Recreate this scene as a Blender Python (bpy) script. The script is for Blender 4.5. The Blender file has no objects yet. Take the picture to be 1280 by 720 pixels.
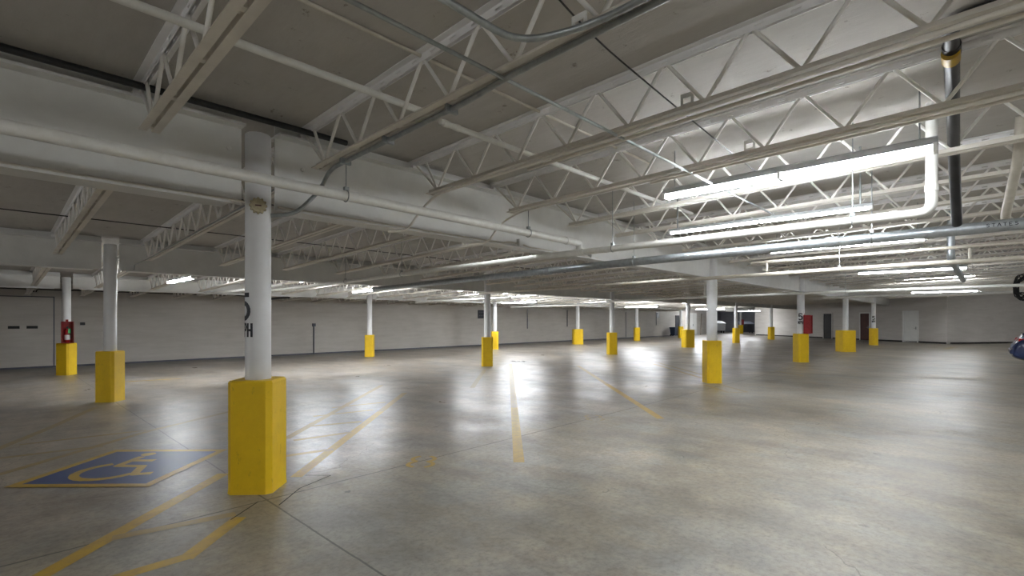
import bpy, bmesh, math, random
from mathutils import Vector, Matrix
random.seed(7)
PI = math.pi
C = bpy.context.scene.collection

# ------------------------------------------------------------------ levels
# X runs along the steel girders, Y across the bays, camera stands at the origin
G1, G2, G3, WL = 5.02, 12.5, 19.4, 22.8
def deck(v):                                   # underside of the sloping roof deck
    return 3.5 - (0.036 if v > 5 else 0.024) * (v - 5)
FWD = (0.7256, 0.688); RGT = (0.688, -0.7256)  # directions of the 45 degree stalls, roughly
A45 = math.radians(-46.5)

# ------------------------------------------------------------------ materials
def new_mat(name):
    m = bpy.data.materials.new(name); m.use_nodes = True
    nt = m.node_tree; b = nt.nodes['Principled BSDF']
    return m, nt, b
def N(nt, t, **kw):
    n = nt.nodes.new(t)
    for k, v in kw.items():
        if k in n.inputs: n.inputs[k].default_value = v
        else: setattr(n, k, v)
    return n
def ramp(nt, fac, stops):
    r = nt.nodes.new('ShaderNodeValToRGB'); e = r.color_ramp.elements
    while len(e) < len(stops): e.new(0.5)
    for i, (p, c) in enumerate(stops):
        e[i].position = p; e[i].color = (*c, 1) if len(c) == 3 else c
    nt.links.new(fac, r.inputs[0]); return r.outputs[0]
def mix(nt, fac, a, b, mode='MIX'):
    m = nt.nodes.new('ShaderNodeMix'); m.data_type = 'RGBA'; m.blend_type = mode
    for s, v in ((0, fac), (6, a), (7, b)):
        if hasattr(v, 'links') or hasattr(v, 'is_linked'): nt.links.new(v, m.inputs[s])
        elif s == 0: m.inputs[0].default_value = v
        else: m.inputs[s].default_value = (*v, 1)
    return m.outputs[2]
def coords(nt, world=False, scale=(1, 1, 1)):
    if world:
        g = nt.nodes.new('ShaderNodeNewGeometry'); o = g.outputs['Position']
    else:
        t = nt.nodes.new('ShaderNodeTexCoord'); o = t.outputs['Object']
    mp = nt.nodes.new('ShaderNodeMapping'); mp.inputs['Scale'].default_value = scale
    nt.links.new(o, mp.inputs[0]); return mp.outputs[0]
def noise(nt, vec, scale, detail=6, rough=0.6):
    n = N(nt, 'ShaderNodeTexNoise', Scale=scale, Detail=detail, Roughness=rough)
    nt.links.new(vec, n.inputs['Vector']); return n.outputs[0]
def bump(nt, b, h, strength=0.2, dist=0.01):
    n = N(nt, 'ShaderNodeBump', Strength=strength, Distance=dist)
    nt.links.new(h, n.inputs['Height']); nt.links.new(n.outputs[0], b.inputs['Normal'])
def painted(name, col, col2, rough=0.5, scale=6, world=False, metal=0.0, bstr=0.1, lo=0.35, hi=0.7):
    m, nt, b = new_mat(name)
    v = coords(nt, world); n = noise(nt, v, scale)
    nt.links.new(ramp(nt, n, [(lo, col2), (hi, col)]), b.inputs['Base Color'])
    b.inputs['Roughness'].default_value = rough; b.inputs['Metallic'].default_value = metal
    if bstr: bump(nt, b, noise(nt, v, scale * 8), bstr, 0.004)
    return m
M = {}
M['girder'] = painted('girder_paint', (.74, .74, .72), (.66, .66, .64), .5, 3, True)
M['joist'] = painted('joist_paint', (.74, .70, .63), (.64, .60, .54), .5, 5)
M['rod'] = painted('rod_paint', (.84, .82, .78), (.76, .74, .70), .5, 5)
M['chordtop'] = painted('top_chord_paint', (.86, .85, .85), (.80, .79, .79), .5, 5)
M['pole'] = painted('pole_paint', (.80, .81, .82), (.75, .75, .76), .38, 4)
M['pvc'] = painted('white_pipe', (.76, .76, .73), (.66, .65, .61), .4, 9, True)
M['sprink'] = painted('cream_pipe', (.66, .62, .54), (.55, .51, .44), .42, 9, True)
M['galv'] = painted('galvanised_steel', (.46, .49, .51), (.33, .36, .38), .38, 14, True, .75)
M['conduit'] = painted('conduit_steel', (.40, .42, .42), (.28, .30, .30), .38, 14, True, .7)
M['wood'] = painted('grey_timber', (.24, .20, .16), (.16, .13, .10), .7, 8)
M['black'] = painted('black_plastic', (.02, .02, .022), (.012, .012, .013), .35, 8)
M['rubber'] = painted('black_rubber', (.015, .015, .015), (.01, .01, .01), .8, 8)
M['textblack'] = painted('black_stencil_paint', (.02, .02, .03), (.012, .012, .02), .5, 20)
M['red'] = painted('red_enamel', (.36, .012, .015), (.24, .008, .01), .35, 12)
M['redglow'] = painted('red_lens', (.5, .02, .02), (.4, .01, .01), .15, 5)
M['white'] = painted('white_enamel', (.8, .8, .78), (.72, .72, .7), .4, 8)
M['housing'] = painted('grey_enamel', (.42, .43, .44), (.36, .37, .38), .4, 8)
M['green'] = painted('green_tag_card', (.08, .45, .15), (.05, .32, .1), .6, 20)
M['brass'] = painted('weathered_brass', (.55, .49, .33), (.38, .32, .20), .5, 40)
M['doorwhite'] = painted('white_door_paint', (.82, .82, .80), (.76, .76, .74), .45, 3)
M['doorbrown'] = painted('brown_door_paint', (.10, .035, .028), (.07, .024, .02), .45, 3)
M['doordark'] = painted('dark_door_paint', (.018, .018, .024), (.012, .012, .016), .5, 3)
M['signdark'] = painted('navy_sign_face', (.016, .017, .03), (.012, .012, .022), .4, 3)
M['carblue'] = painted('blue_car_paint', (.05, .075, .19), (.045, .065, .17), .18, 1, bstr=0)
M['chrome'] = painted('chrome', (.7, .7, .72), (.6, .6, .62), .15, 3, False, 1.0, 0)
M['bin'] = painted('dark_blue_plastic', (.02, .035, .07), (.015, .028, .055), .5, 5)
M['binw'] = painted('white_box_metal', (.62, .64, .66), (.5, .52, .55), .5, 3)
M['bing'] = painted('slate_grey_steel', (.10, .105, .13), (.07, .075, .095), .5, 3)
M['dirty'] = painted('dark_grime', (.035, .032, .03), (.02, .018, .017), .8, 3, True)
m, nt, b = new_mat('car_glass'); b.inputs['Base Color'].default_value = (.02, .025, .03, 1); b.inputs['Roughness'].default_value = .06; M['glass'] = m
m, nt, b = new_mat('fluorescent_tube'); b.inputs['Base Color'].default_value = (1, 1, 1, 1)
b.inputs['Emission Color'].default_value = (.93, .97, 1.0, 1); b.inputs['Emission Strength'].default_value = 31.0; M['tube'] = m
m2_ = m.copy(); m2_.name = 'bright_fluorescent_tube'; m2_.node_tree.nodes['Principled BSDF'].inputs['Emission Strength'].default_value = 62.0; M['tubefar'] = m2_

# yellow bollard paint with scuffs
m, nt, b = new_mat('yellow_paint')
v = coords(nt); n1 = noise(nt, v, 5, 8, .7); n2 = noise(nt, coords(nt, False, (1, 1, .35)), 22, 8, .75)
c1 = ramp(nt, n1, [(.3, (.74, .47, .006)), (.7, (.84, .555, .008))])
c2 = mix(nt, ramp(nt, n2, [(.60, (0, 0, 0)), (.74, (.75, .75, .75))]), c1, (.16, .11, .02))
nt.links.new(c2, b.inputs['Base Color']); b.inputs['Roughness'].default_value = .45
bump(nt, b, n2, .25, .004); M['yellow'] = m

# floor stripes: worn yellow road paint
def stripe_mat(name, col, worn, amount):
    m, nt, b = new_mat(name); v = coords(nt, True)
    n = noise(nt, v, 9, 10, .75)
    nt.links.new(ramp(nt, n, [(amount - .12, col), (amount + .12, worn)]), b.inputs['Base Color'])
    b.inputs['Roughness'].default_value = .4; bump(nt, b, n, .2, .003); return m
M['stripe'] = stripe_mat('yellow_road_paint', (.48, .30, .02), (.36, .235, .05), .52)
M['stripeworn'] = stripe_mat('worn_yellow_road_paint', (.38, .25, .06), (.30, .225, .11), .47)
M['stripefaint'] = stripe_mat('faint_yellow_road_paint', (.33, .235, .07), (.25, .20, .12), .48)
M['blue'] = stripe_mat('blue_road_paint', (.035, .065, .19), (.07, .095, .17), .64)

# concrete floor: a lighter, duller slab up to the girder line and a darker, sealed one beyond it
m, nt, b = new_mat('garage_concrete')
P = coords(nt, True)
sep = nt.nodes.new('ShaderNodeSeparateXYZ'); nt.links.new(P, sep.inputs[0])
def math_(op, a, bb=None, c=None):
    n = nt.nodes.new('ShaderNodeMath'); n.operation = op
    for i, x in enumerate((a, bb, c)):
        if x is None: continue
        if hasattr(x, 'is_linked'): nt.links.new(x, n.inputs[i])
        else: n.inputs[i].default_value = x
    return n.outputs[0]
big = noise(nt, P, .45, 8, .62); mid = noise(nt, P, 2.2, 10, .68); fine = noise(nt, P, 20, 8, .75)
streak = noise(nt, coords(nt, True, (.9, .35, 1)), 3.0, 9, .72)
colA = ramp(nt, big, [(.30, (.185, .172, .150)), (.47, (.265, .250, .218)), (.70, (.37, .352, .318))])
colB = ramp(nt, big, [(.30, (.20, .187, .176)), (.5, (.275, .258, .242)), (.7, (.36, .342, .322))])
side = ramp(nt, math_('MULTIPLY_ADD', sep.outputs[1], 1.6, -7.5), [(.0, (0, 0, 0)), (1.0, (1, 1, 1))])
col = mix(nt, side, colA, colB)
col = mix(nt, .85, col, ramp(nt, mid, [(.34, (.70, .68, .66)), (.5, (.97, .97, .97)), (.64, (1.2, 1.18, 1.14))]), 'MULTIPLY')
blot = noise(nt, coords(nt, True, (1, .6, 1)), 1.1, 10, .66)
col = mix(nt, .8, col, ramp(nt, blot, [(.36, (.70, .68, .67)), (.47, (1, 1, 1)), (.56, (1.02, 1.02, 1.02)), (.66, (1.22, 1.2, 1.17))]), 'MULTIPLY')
col = mix(nt, .6, col, ramp(nt, streak, [(.3, (.6, .58, .56)), (.52, (1, 1, 1)), (.72, (1.12, 1.1, 1.08))]), 'MULTIPLY')
tan = noise(nt, coords(nt, True, (.7, .5, 1)), .9, 9, .7)
col = mix(nt, .8, col, ramp(nt, tan, [(.40, (1, 1, 1)), (.52, (1.07, .97, .82)), (.60, (.98, 1.0, 1.0))]), 'MULTIPLY')
col = mix(nt, .7, col, ramp(nt, fine, [(.36, (.62, .61, .60)), (.5, (1, 1, 1)), (.62, (1.18, 1.18, 1.18))]), 'MULTIPLY')
spots = N(nt, 'ShaderNodeTexVoronoi', Scale=1.5, Randomness=1.0); nt.links.new(coords(nt, True, (1, .55, 1)), spots.inputs['Vector'])
sp = ramp(nt, math_('ADD', spots.outputs['Distance'], math_('MULTIPLY', noise(nt, P, 22, 4, .7), .16)), [(.100, (1, 1, 1)), (.115, (0, 0, 0))])
col = mix(nt, math_('MULTIPLY', math_('MULTIPLY', sp, .8), ramp(nt, noise(nt, P, .7, 3, .6), [(.50, (0, 0, 0)), (.62, (1, 1, 1))])), col, (.06, .055, .055))
def joint(axis, at, w, a0=None):                # a saw-cut line in the slab
    d = math_('ABSOLUTE', math_('ADD', math_('ADD', axis, -at), math_('MULTIPLY_ADD', mid, .03, -.015)))
    return math_('LESS_THAN', d, w)
j = joint(sep.outputs[0], 1.70, .008)
for at, ax, w in ((12.6, 0, .007), (21.2, 0, .007), (29.8, 0, .007), (4.62, 1, .010), (12.5, 1, .008), (19.4, 1, .008)):
    j = math_('MAXIMUM', j, joint(sep.outputs[ax], at, w))
vor = N(nt, 'ShaderNodeTexVoronoi', Scale=.28); vor.feature = 'DISTANCE_TO_EDGE'; vor.voronoi_dimensions = '2D'; spots.voronoi_dimensions = '2D'
warp = N(nt, 'ShaderNodeVectorMath'); warp.operation = 'ADD'
nt.links.new(P, warp.inputs[0]); nz = N(nt, 'ShaderNodeTexNoise', Scale=1.2, Detail=8.0); nt.links.new(P, nz.inputs['Vector']); nt.links.new(nz.outputs['Color'], warp.inputs[1])
nt.links.new(warp.outputs[0], vor.inputs['Vector'])
crack = math_('MULTIPLY', math_('LESS_THAN', vor.outputs['Distance'], .0016), math_('GREATER_THAN', big, .5))
j = math_('MAXIMUM', j, math_('MULTIPLY', crack, .55))
col = mix(nt, math_('MULTIPLY', j, .75), col, (.03, .026, .022))
wall_shade = math_('ADD', math_('MULTIPLY_ADD', sep.outputs[1], .9, -18.75), math_('MULTIPLY_ADD', blot, .8, -.4))   # shade along the left wall, painted into the floor colour
col = mix(nt, math_('MULTIPLY', ramp(nt, wall_shade, [(.0, (0, 0, 0)), (1.0, (1, 1, 1))]), .62), col, (.055, .05, .046))
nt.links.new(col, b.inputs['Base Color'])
rA = ramp(nt, mid, [(.3, (.32,) * 3), (.65, (.48,) * 3)]); rB = ramp(nt, noise(nt, coords(nt, True, (.8, .4, 1)), 1.1, 6, .6), [(.3, (.27,) * 3), (.68, (.43,) * 3)])
nt.links.new(mix(nt, side, rA, rB), b.inputs['Roughness'])
b.inputs['Specular IOR Level'].default_value = .62
bump(nt, b, math_('ADD', noise(nt, P, 2.6, 3, .5), math_('MULTIPLY', fine, .05)), .10, .010)
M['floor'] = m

# roof deck: rough painted concrete with rust and peel marks
m, nt, b = new_mat('deck_paint'); P = coords(nt, True)
n1 = noise(nt, P, .8, 8, .6); n2 = noise(nt, coords(nt, True, (1, .25, 1)), 9, 8, .7); n3 = noise(nt, P, 5, 10, .75)
col = ramp(nt, n1, [(.3, (.44, .42, .395)), (.7, (.54, .52, .49))])
col = mix(nt, .5, col, ramp(nt, n2, [(.3, (.82, .81, .8)), (.6, (1, 1, 1))]), 'MULTIPLY')
col = mix(nt, ramp(nt, n3, [(.615, (0, 0, 0)), (.66, (.75, .75, .75))]), col, (.17, .14, .11))
nt.links.new(col, b.inputs['Base Color']); b.inputs['Roughness'].default_value = .7
bump(nt, b, math_('ADD', n2, math_('MULTIPLY', n3, .6)), .35, .015); M['deck'] = m

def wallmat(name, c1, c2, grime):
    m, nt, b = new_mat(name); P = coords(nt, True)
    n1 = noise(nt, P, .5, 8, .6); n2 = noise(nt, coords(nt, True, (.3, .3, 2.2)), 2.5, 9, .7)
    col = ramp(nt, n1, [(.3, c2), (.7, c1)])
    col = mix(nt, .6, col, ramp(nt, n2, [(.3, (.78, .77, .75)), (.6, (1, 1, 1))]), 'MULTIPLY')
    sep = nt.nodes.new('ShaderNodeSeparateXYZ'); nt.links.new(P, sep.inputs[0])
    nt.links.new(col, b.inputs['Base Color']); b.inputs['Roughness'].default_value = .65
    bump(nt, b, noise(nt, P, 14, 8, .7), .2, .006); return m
M['wallconc'] = wallmat('wall_concrete', (.56, .53, .49), (.47, .445, .41), .5)
M['wallpale'] = wallmat('wall_pale_paint', (.62, .59, .56), (.56, .53, .50), .3)
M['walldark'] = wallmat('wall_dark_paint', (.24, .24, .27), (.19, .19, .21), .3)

# ------------------------------------------------------------------ mesh helpers
class MB:
    def __init__(s): s.v = []; s.f = []; s.sm = []
    def add(s, vs, fs, smooth=False):
        o = len(s.v); s.v += [tuple(x) for x in vs]
        for f in fs: s.f.append([i + o for i in f]); s.sm.append(smooth)
        return s
    def box(s, a, bb, T=None):
        x0, y0, z0 = a; x1, y1, z1 = bb
        vs = [(x0, y0, z0), (x1, y0, z0), (x1, y1, z0), (x0, y1, z0), (x0, y0, z1), (x1, y0, z1), (x1, y1, z1), (x0, y1, z1)]
        if T: vs = [T(*p) for p in vs]
        return s.add(vs, [(3, 2, 1, 0), (4, 5, 6, 7), (0, 1, 5, 4), (1, 2, 6, 5), (2, 3, 7, 6), (3, 0, 4, 7)])
    def prism(s, poly, z0, z1, T=None):        # poly in xy, extruded in z
        n = len(poly); vs = [(x, y, z0) for x, y in poly] + [(x, y, z1) for x, y in poly]
        if T: vs = [T(*p) for p in vs]
        return s.add(vs, [list(range(n))[::-1], list(range(n, 2 * n))] + [(i, (i + 1) % n, n + (i + 1) % n, n + i) for i in range(n)])
    def tube(s, pts, r, seg=10, cap=True):
        pts = [Vector(p) for p in pts]; n = len(pts); rings = []
        up = None
        for i, p in enumerate(pts):
            d = (pts[min(i + 1, n - 1)] - pts[max(i - 1, 0)]).normalized()
            if up is None:
                up = Vector((0, 0, 1)) if abs(d.z) < .9 else Vector((1, 0, 0))
            a = d.cross(up).normalized(); up = a.cross(d).normalized()
            k = 1.0
            if 0 < i < n - 1:
                c = (pts[i] - pts[i - 1]).normalized().dot((pts[i + 1] - pts[i]).normalized())
                k = 1 / max(.6, math.sqrt(max(0.0, (1 + c) / 2)))
            rings.append([p + (a * math.cos(t) + up * math.sin(t)) * r * (k if False else 1) for t in [2 * PI * q / seg for q in range(seg)]])
        vs = [q for R in rings for q in R]; fs = []
        for i in range(n - 1):
            for q in range(seg):
                fs.append((i * seg + q, i * seg + (q + 1) % seg, (i + 1) * seg + (q + 1) % seg, (i + 1) * seg + q))
        s.add(vs, fs, True)
        if cap:
            s.add(rings[0], [list(range(seg))]); s.add(rings[-1], [list(range(seg))[::-1]])
        return s
    def lathe(s, prof, seg=20, T=None):        # prof: (r, z)
        vs = [(r * math.cos(2 * PI * q / seg), r * math.sin(2 * PI * q / seg), z) for r, z in prof for q in range(seg)]
        if T: vs = [T(*p) for p in vs]
        fs = []
        for i in range(len(prof) - 1):
            for q in range(seg):
                fs.append((i * seg + q, i * seg + (q + 1) % seg, (i + 1) * seg + (q + 1) % seg, (i + 1) * seg + q))
        s.add(vs, fs, True)
        s.add(vs[:seg], [list(range(seg))[::-1]]); s.add(vs[-seg:], [list(range(seg))])
        return s
    def ring(s, c, axis, R, r, seg=16, rs=6):
        axis = Vector(axis).normalized(); a = axis.orthogonal().normalized(); bb = axis.cross(a)
        pts = [Vector(c) + (a * math.cos(2 * PI * i / seg) + bb * math.sin(2 * PI * i / seg)) * R for i in range(seg + 1)]
        return s.tube(pts, r, rs)
    def quad(s, a, bb, c, d): return s.add([a, bb, c, d], [(0, 1, 2, 3)])
    def mesh(s, name, mat, bevel=0):
        me = bpy.data.meshes.new(name); me.from_pydata(s.v, [], s.f)
        bm = bmesh.new(); bm.from_mesh(me)
        for f, q in zip(bm.faces, s.sm): f.smooth = q
        bmesh.ops.recalc_face_normals(bm, faces=bm.faces)
        if bevel: bmesh.ops.bevel(bm, geom=[e for e in bm.edges], offset=bevel, segments=2, affect='EDGES', profile=.6)
        bm.to_mesh(me); bm.free(); me.materials.append(mat); return me
    def build(s, name, mat, parent=None, bevel=0):
        o = bpy.data.objects.new(name, s.mesh(name, mat, bevel)); C.objects.link(o)
        if parent: o.parent = parent
        return o
def tag(o, label=None, cat=None, group=None, kind=None):
    for k, v in (('label', label), ('category', cat), ('group', group), ('kind', kind)):
        if v: o[k] = v
    return o
def thing(name, label, cat, loc=(0, 0, 0), rz=0, group=None):
    o = bpy.data.objects.new(name, None); C.objects.link(o); o.empty_display_size = .1
    o.location = loc; o.rotation_euler = (0, 0, rz); return tag(o, label, cat, group)
def structure(o): o['kind'] = 'structure'; return o
def copy_tree(o, loc, label, group=None):
    r = o.copy(); C.objects.link(r); r.location = loc; r['label'] = label
    if 'group' in r: del r['group']
    if group: r['group'] = group
    for ch in list(o.children):
        c = ch.copy(); C.objects.link(c); c.parent = r
        for g in list(ch.children):
            d = g.copy(); C.objects.link(d); d.parent = c
    return r
def fillet(pts, R, k=5):
    pts = [Vector(p) for p in pts]; out = [pts[0]]
    for i in range(1, len(pts) - 1):
        a, p, c = pts[i - 1], pts[i], pts[i + 1]
        d1 = (a - p); d2 = (c - p); r = min(R, d1.length * .45, d2.length * .45)
        s, e = p + d1.normalized() * r, p + d2.normalized() * r
        for q in range(k + 1):
            t = q / k; out.append(s * (1 - t) ** 2 + p * 2 * t * (1 - t) + e * t * t)
    out.append(pts[-1]); return out

# ------------------------------------------------------------------ the setting
U0, U1, V0, V1 = -7.0, 72.0, -7.0, 27.0
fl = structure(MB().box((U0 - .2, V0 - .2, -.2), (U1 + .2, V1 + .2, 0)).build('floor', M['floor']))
prof = [(V0 - .2, deck(V0 - .2)), (5, deck(5)), (V1 + .2, deck(V1 + .2)), (V1 + .2, deck(V1) + .3), (5, deck(5) + .3), (V0 - .2, deck(V0) + .3)]
structure(MB().prism(prof, U0 - .2, U1 + .2, T=lambda a, bb, c: (c, a, bb)).build('ceiling', M['deck']))
def wall(name, p, q, t, mat, drop=0.0):        # a straight wall from p to q, thickness t to its left side, up to the deck
    d = Vector((q[0] - p[0], q[1] - p[1])); n = Vector((-d.y, d.x)).normalized() * t
    pts = [p, q, (q[0] + n.x, q[1] + n.y), (p[0] + n.x, p[1] + n.y)]
    vs = [(x, y, 0) for x, y in pts] + [(x, y, deck(y) - drop) for x, y in pts]
    return structure(MB().add(vs, [(3, 2, 1, 0), (4, 5, 6, 7), (0, 1, 5, 4), (1, 2, 6, 5), (2, 3, 7, 6), (3, 0, 4, 7)]).build(name, mat))
wall('wall_left', (U0, WL), (58.9, WL), .25, M['wallconc'])
wall('wall_near', (60, V0), (U0, V0), -.2, M['wallconc'])
wall('wall_side', (U0, V0), (U0, WL), .2, M['wallconc'])
W1, W2, W0 = Vector((43.95, 1.70)), Vector((55.9, 17.5)), Vector((56.4, -7.14))
wall('wall_right', tuple(W1), tuple(W2), -.25, M['wallpale'])
wall('wall_front', tuple(W0), tuple(W1), -.25, M['wallpale'])
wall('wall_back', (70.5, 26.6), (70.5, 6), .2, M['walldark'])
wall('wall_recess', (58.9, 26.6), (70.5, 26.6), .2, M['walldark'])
def onright(s, n=0.0, z=0.0):                  # a point on the 45 degree wall, s metres from its corner
    d = (W2 - W1).normalized(); k = Vector((-d.y, d.x)); p = W1 + d * s + k * n; return (p.x, p.y, z)
ARW = math.atan2((W2 - W1).y, (W2 - W1).x)
def skirting(name, p, q, h, t, mat):
    d = Vector((q[0] - p[0], q[1] - p[1])); L = d.length
    o = MB().box((0, 0, 0), (L, t, h)).build(name, mat); o.location = (p[0], p[1], 0); o.rotation_euler.z = math.atan2(d.y, d.x); return structure(o)
skirting('baseboard_right', onright(0.05)[:2], onright(19.6)[:2], .11, .03, M['dirty'])
p = W1 + (W0 - W1).normalized() * .05
skirting('baseboard_front', tuple(W0), tuple(p), .11, -.03, M['dirty']).rotation_euler.z += 0
skirting('shade_strip_left', (U0, WL), (47.9, WL), .06, -.03, M['bing'])  # dark strip standing in for shade at the wall foot, no real baseboard

# paint on the floor: parts of the floor
LAY = [0.0]
def strip(pts, w, mat, name='parking_line', label=None):
    b_ = MB(); LAY[0] += .00008; zz = .0012 + LAY[0]
    for (x0, y0), (x1, y1) in zip(pts, pts[1:]):
        d = Vector((x1 - x0, y1 - y0)); n = Vector((-d.y, d.x)).normalized() * w / 2
        k = max(1, int(d.length / .5))
        for i in range(k):
            a, c = i / k, (i + 1) / k
            b_.quad((x0 + d.x * a - n.x, y0 + d.y * a - n.y, zz), (x0 + d.x * c - n.x, y0 + d.y * c - n.y, zz),
                    (x0 + d.x * c + n.x, y0 + d.y * c + n.y, zz), (x0 + d.x * a + n.x, y0 + d.y * a + n.y, zz))
    o = b_.build(name, mat, fl)
    if label: o['label'] = label
    return o
strip([(4.10, 3.78), (6.6, 6.2)], .125, M['stripe'], label='yellow stall line, bright near end')
strip([(6.6, 6.2), (13.05, 12.45)], .125, M['stripeworn'], label='worn tan far end of a stall line')
strip([(7.49, 3.78), (10.6, 6.8)], .125, M['stripe'], label='yellow stall line')
strip([(10.6, 6.8), (14.21, 10.3)], .125, M['stripeworn'], label='worn tan far end of a stall line')
strip([(2.15, 5.07), (4.7, 7.62)], .12, M['stripe'], label='yellow line right of the hatched aisle')
strip([(4.7, 7.62), (6.29, 9.21)], .12, M['stripeworn'])
strip([(2.75, 6.8), (6.64, 10.7)], .11, M['stripeworn'], label='yellow line left of the hatched aisle')
strip([(-.14, 3.9), (1.68, 5.73)], .12, M['stripe'], label='yellow line running up to the nearest pedestal')
strip([(-.14, 3.9), (.955, 3.9)], .105, M['stripe'], label='yellow end line of the hatched aisle')
strip([(.90, 3.87), (1.40, 4.37)], .11, M['stripe'])
for a, c in (((.62, 4.63), (1.40, 4.47)), ((2.30, 5.96), (2.93, 5.83)), ((2.78, 6.63), (3.55, 6.52)), ((3.32, 7.34), (4.05, 7.08)), ((3.7, 8.05), (4.7, 7.86)), ((4.3, 8.6), (5.3, 8.42))):
    strip([a, c], .10, M['stripeworn'], label='diagonal hatch stripe of the marked aisle')
strip([(-.6, 6.85), (.08, 7.39), (1.58, 8.70), (3.0, 9.6)], .11, M['stripefaint'])
strip([(.05, 8.8), (.61, 10.0), (1.34, 11.75)], .11, M['stripefaint'])
strip([(.27, 8.95), (1.57, 8.79)], .09, M['stripefaint']); strip([(.0, 8.26), (1.0, 8.10)], .10, M['stripefaint'])
strip([(7.82, 8.71), (11.01, 11.64)], .12, M['stripefaint'])
strip([(11.55, 3.78), (12.6, 4.85)], .11, M['stripefaint']); strip([(11.2, 4.05), (11.55, 3.78)], .10, M['stripefaint']); strip([(11.2, 4.05), (12.1, 4.95)], .10, M['stripefaint'])
strip([(13.5, 5.6), (16.7, 8.75)], .12, M['stripeworn']); strip([(14.0, 5.6), (17.2, 8.8)], .12, M['stripefaint'])
strip([(16.0, 3.7), (17.0, 4.7)], .12, M['stripefaint']); strip([(24, 3.8), (26, 5.8)], .12, M['stripefaint'])
strip([(1.9, 16.2), (3.6, 15.85)], .12, M['stripe'], label='yellow line by the left wall')
strip([(36, 1.5), (39, 1.2)], .3, M['stripefaint'])
for pts in ([(1.33, 4.36), (1.63, 4.62)], [(2.03, 4.70), (2.42, 4.86)], [(2.42, 4.86), (2.24, 5.05)], [(2.03, 4.70), (1.72, 4.40)]):
    strip(pts, .012, M['dirty'], 'slab_crack', 'dark slab joint around the nearest pedestal')
# accessible bay emblem
BX, BA = (.22, 6.77), math.radians(-45.5)
def bay(a, bb, z): return (BX[0] + a * math.cos(BA) - bb * math.sin(BA), BX[1] + a * math.sin(BA) + bb * math.cos(BA), z)
S = 1.19
MB().quad(bay(0, 0, .005), bay(S, 0, .005), bay(S, S, .005), bay(0, S, .005)).build('accessible_bay_square', M['blue'], fl)['label'] = 'blue painted square'
fr = MB()
for (a0, b0, a1, b1) in ((-.09, -.09, S + .09, 0), (-.09, S, S + .09, S + .09), (-.09, 0, 0, S), (S, 0, S + .09, S)):
    fr.quad(bay(a0, b0, .0052), bay(a1, b0, .0052), bay(a1, b1, .0052), bay(a0, b1, .0052))
fr.build('square_border', M['stripe'], fl)['label'] = 'yellow border of the blue square'
def strokes(polys, w, fn, seg=.03, z=.0045):
    b_ = MB()
    for pl in polys:
        for (x0, y0), (x1, y1) in zip(pl, pl[1:]):
            z += .00006
            d = Vector((x1 - x0, y1 - y0)); L = d.length
            if L < 1e-6: continue
            e = d / L * (w * .2); x0_, y0_, x1_, y1_ = x0 - e.x, y0 - e.y, x1 + e.x, y1 + e.y
            d = Vector((x1_ - x0_, y1_ - y0_)); n = Vector((-d.y, d.x)).normalized() * w / 2; k = max(1, int(d.length / seg)); kk = max(1, int(w / seg))
            for i in range(k):
                for q in range(kk):
                    a, c = i / k, (i + 1) / k; g, h = 2 * q / kk - 1, 2 * (q + 1) / kk - 1
                    b_.quad(fn(x0_ + d.x * a + n.x * g, y0_ + d.y * a + n.y * g, z), fn(x0_ + d.x * c + n.x * g, y0_ + d.y * c + n.y * g, z),
                            fn(x0_ + d.x * c + n.x * h, y0_ + d.y * c + n.y * h, z), fn(x0_ + d.x * a + n.x * h, y0_ + d.y * a + n.y * h, z))
    return b_
def arc(cx, cy, r, a0, a1, k=14, ry=None):
    return [(cx + r * math.cos(math.radians(a0 + (a1 - a0) * i / k)), cy + (ry or r) * math.sin(math.radians(a0 + (a1 - a0) * i / k))) for i in range(k + 1)]
em = strokes([arc(.53, .42, .30, 128, 338), [(.46, .95), (.46, .60), (.74, .58), (.86, .29), (1.0, .33)], [(.47, .80), (.70, .80)]], .085, bay, .2, .0054)
em.add([bay(.46 + .075 * math.cos(t), 1.07 + .075 * math.sin(t), .0054) for t in [2 * PI * i / 16 for i in range(16)]], [list(range(16))])
em.build('accessibility_symbol', M['stripe'], fl)['label'] = 'yellow wheelchair symbol'
def numeral(cx, cy, mat, wd=.125, ht=.42):     # a stencilled 8, split down the middle by the stencil bridge
    fn = lambda a, bb, z: (cx + a * FWD[1] + bb * FWD[0], cy - a * FWD[0] + bb * FWD[1], z)
    q = ht / 4
    strokes([arc(.03, -q, wd * .85, -70, 70, 10, q), arc(.03, q, wd * .75, -70, 70, 10, q), arc(-.03, -q, wd * .85, 110, 250, 10, q), arc(-.03, q, wd * .75, 110, 250, 10, q)], .05, fn, .2, .0045).build('stall_number', mat, fl)
numeral(3.36, 4.58, M['stripe']); numeral(6.80, 4.60, M['stripefaint'])

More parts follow.
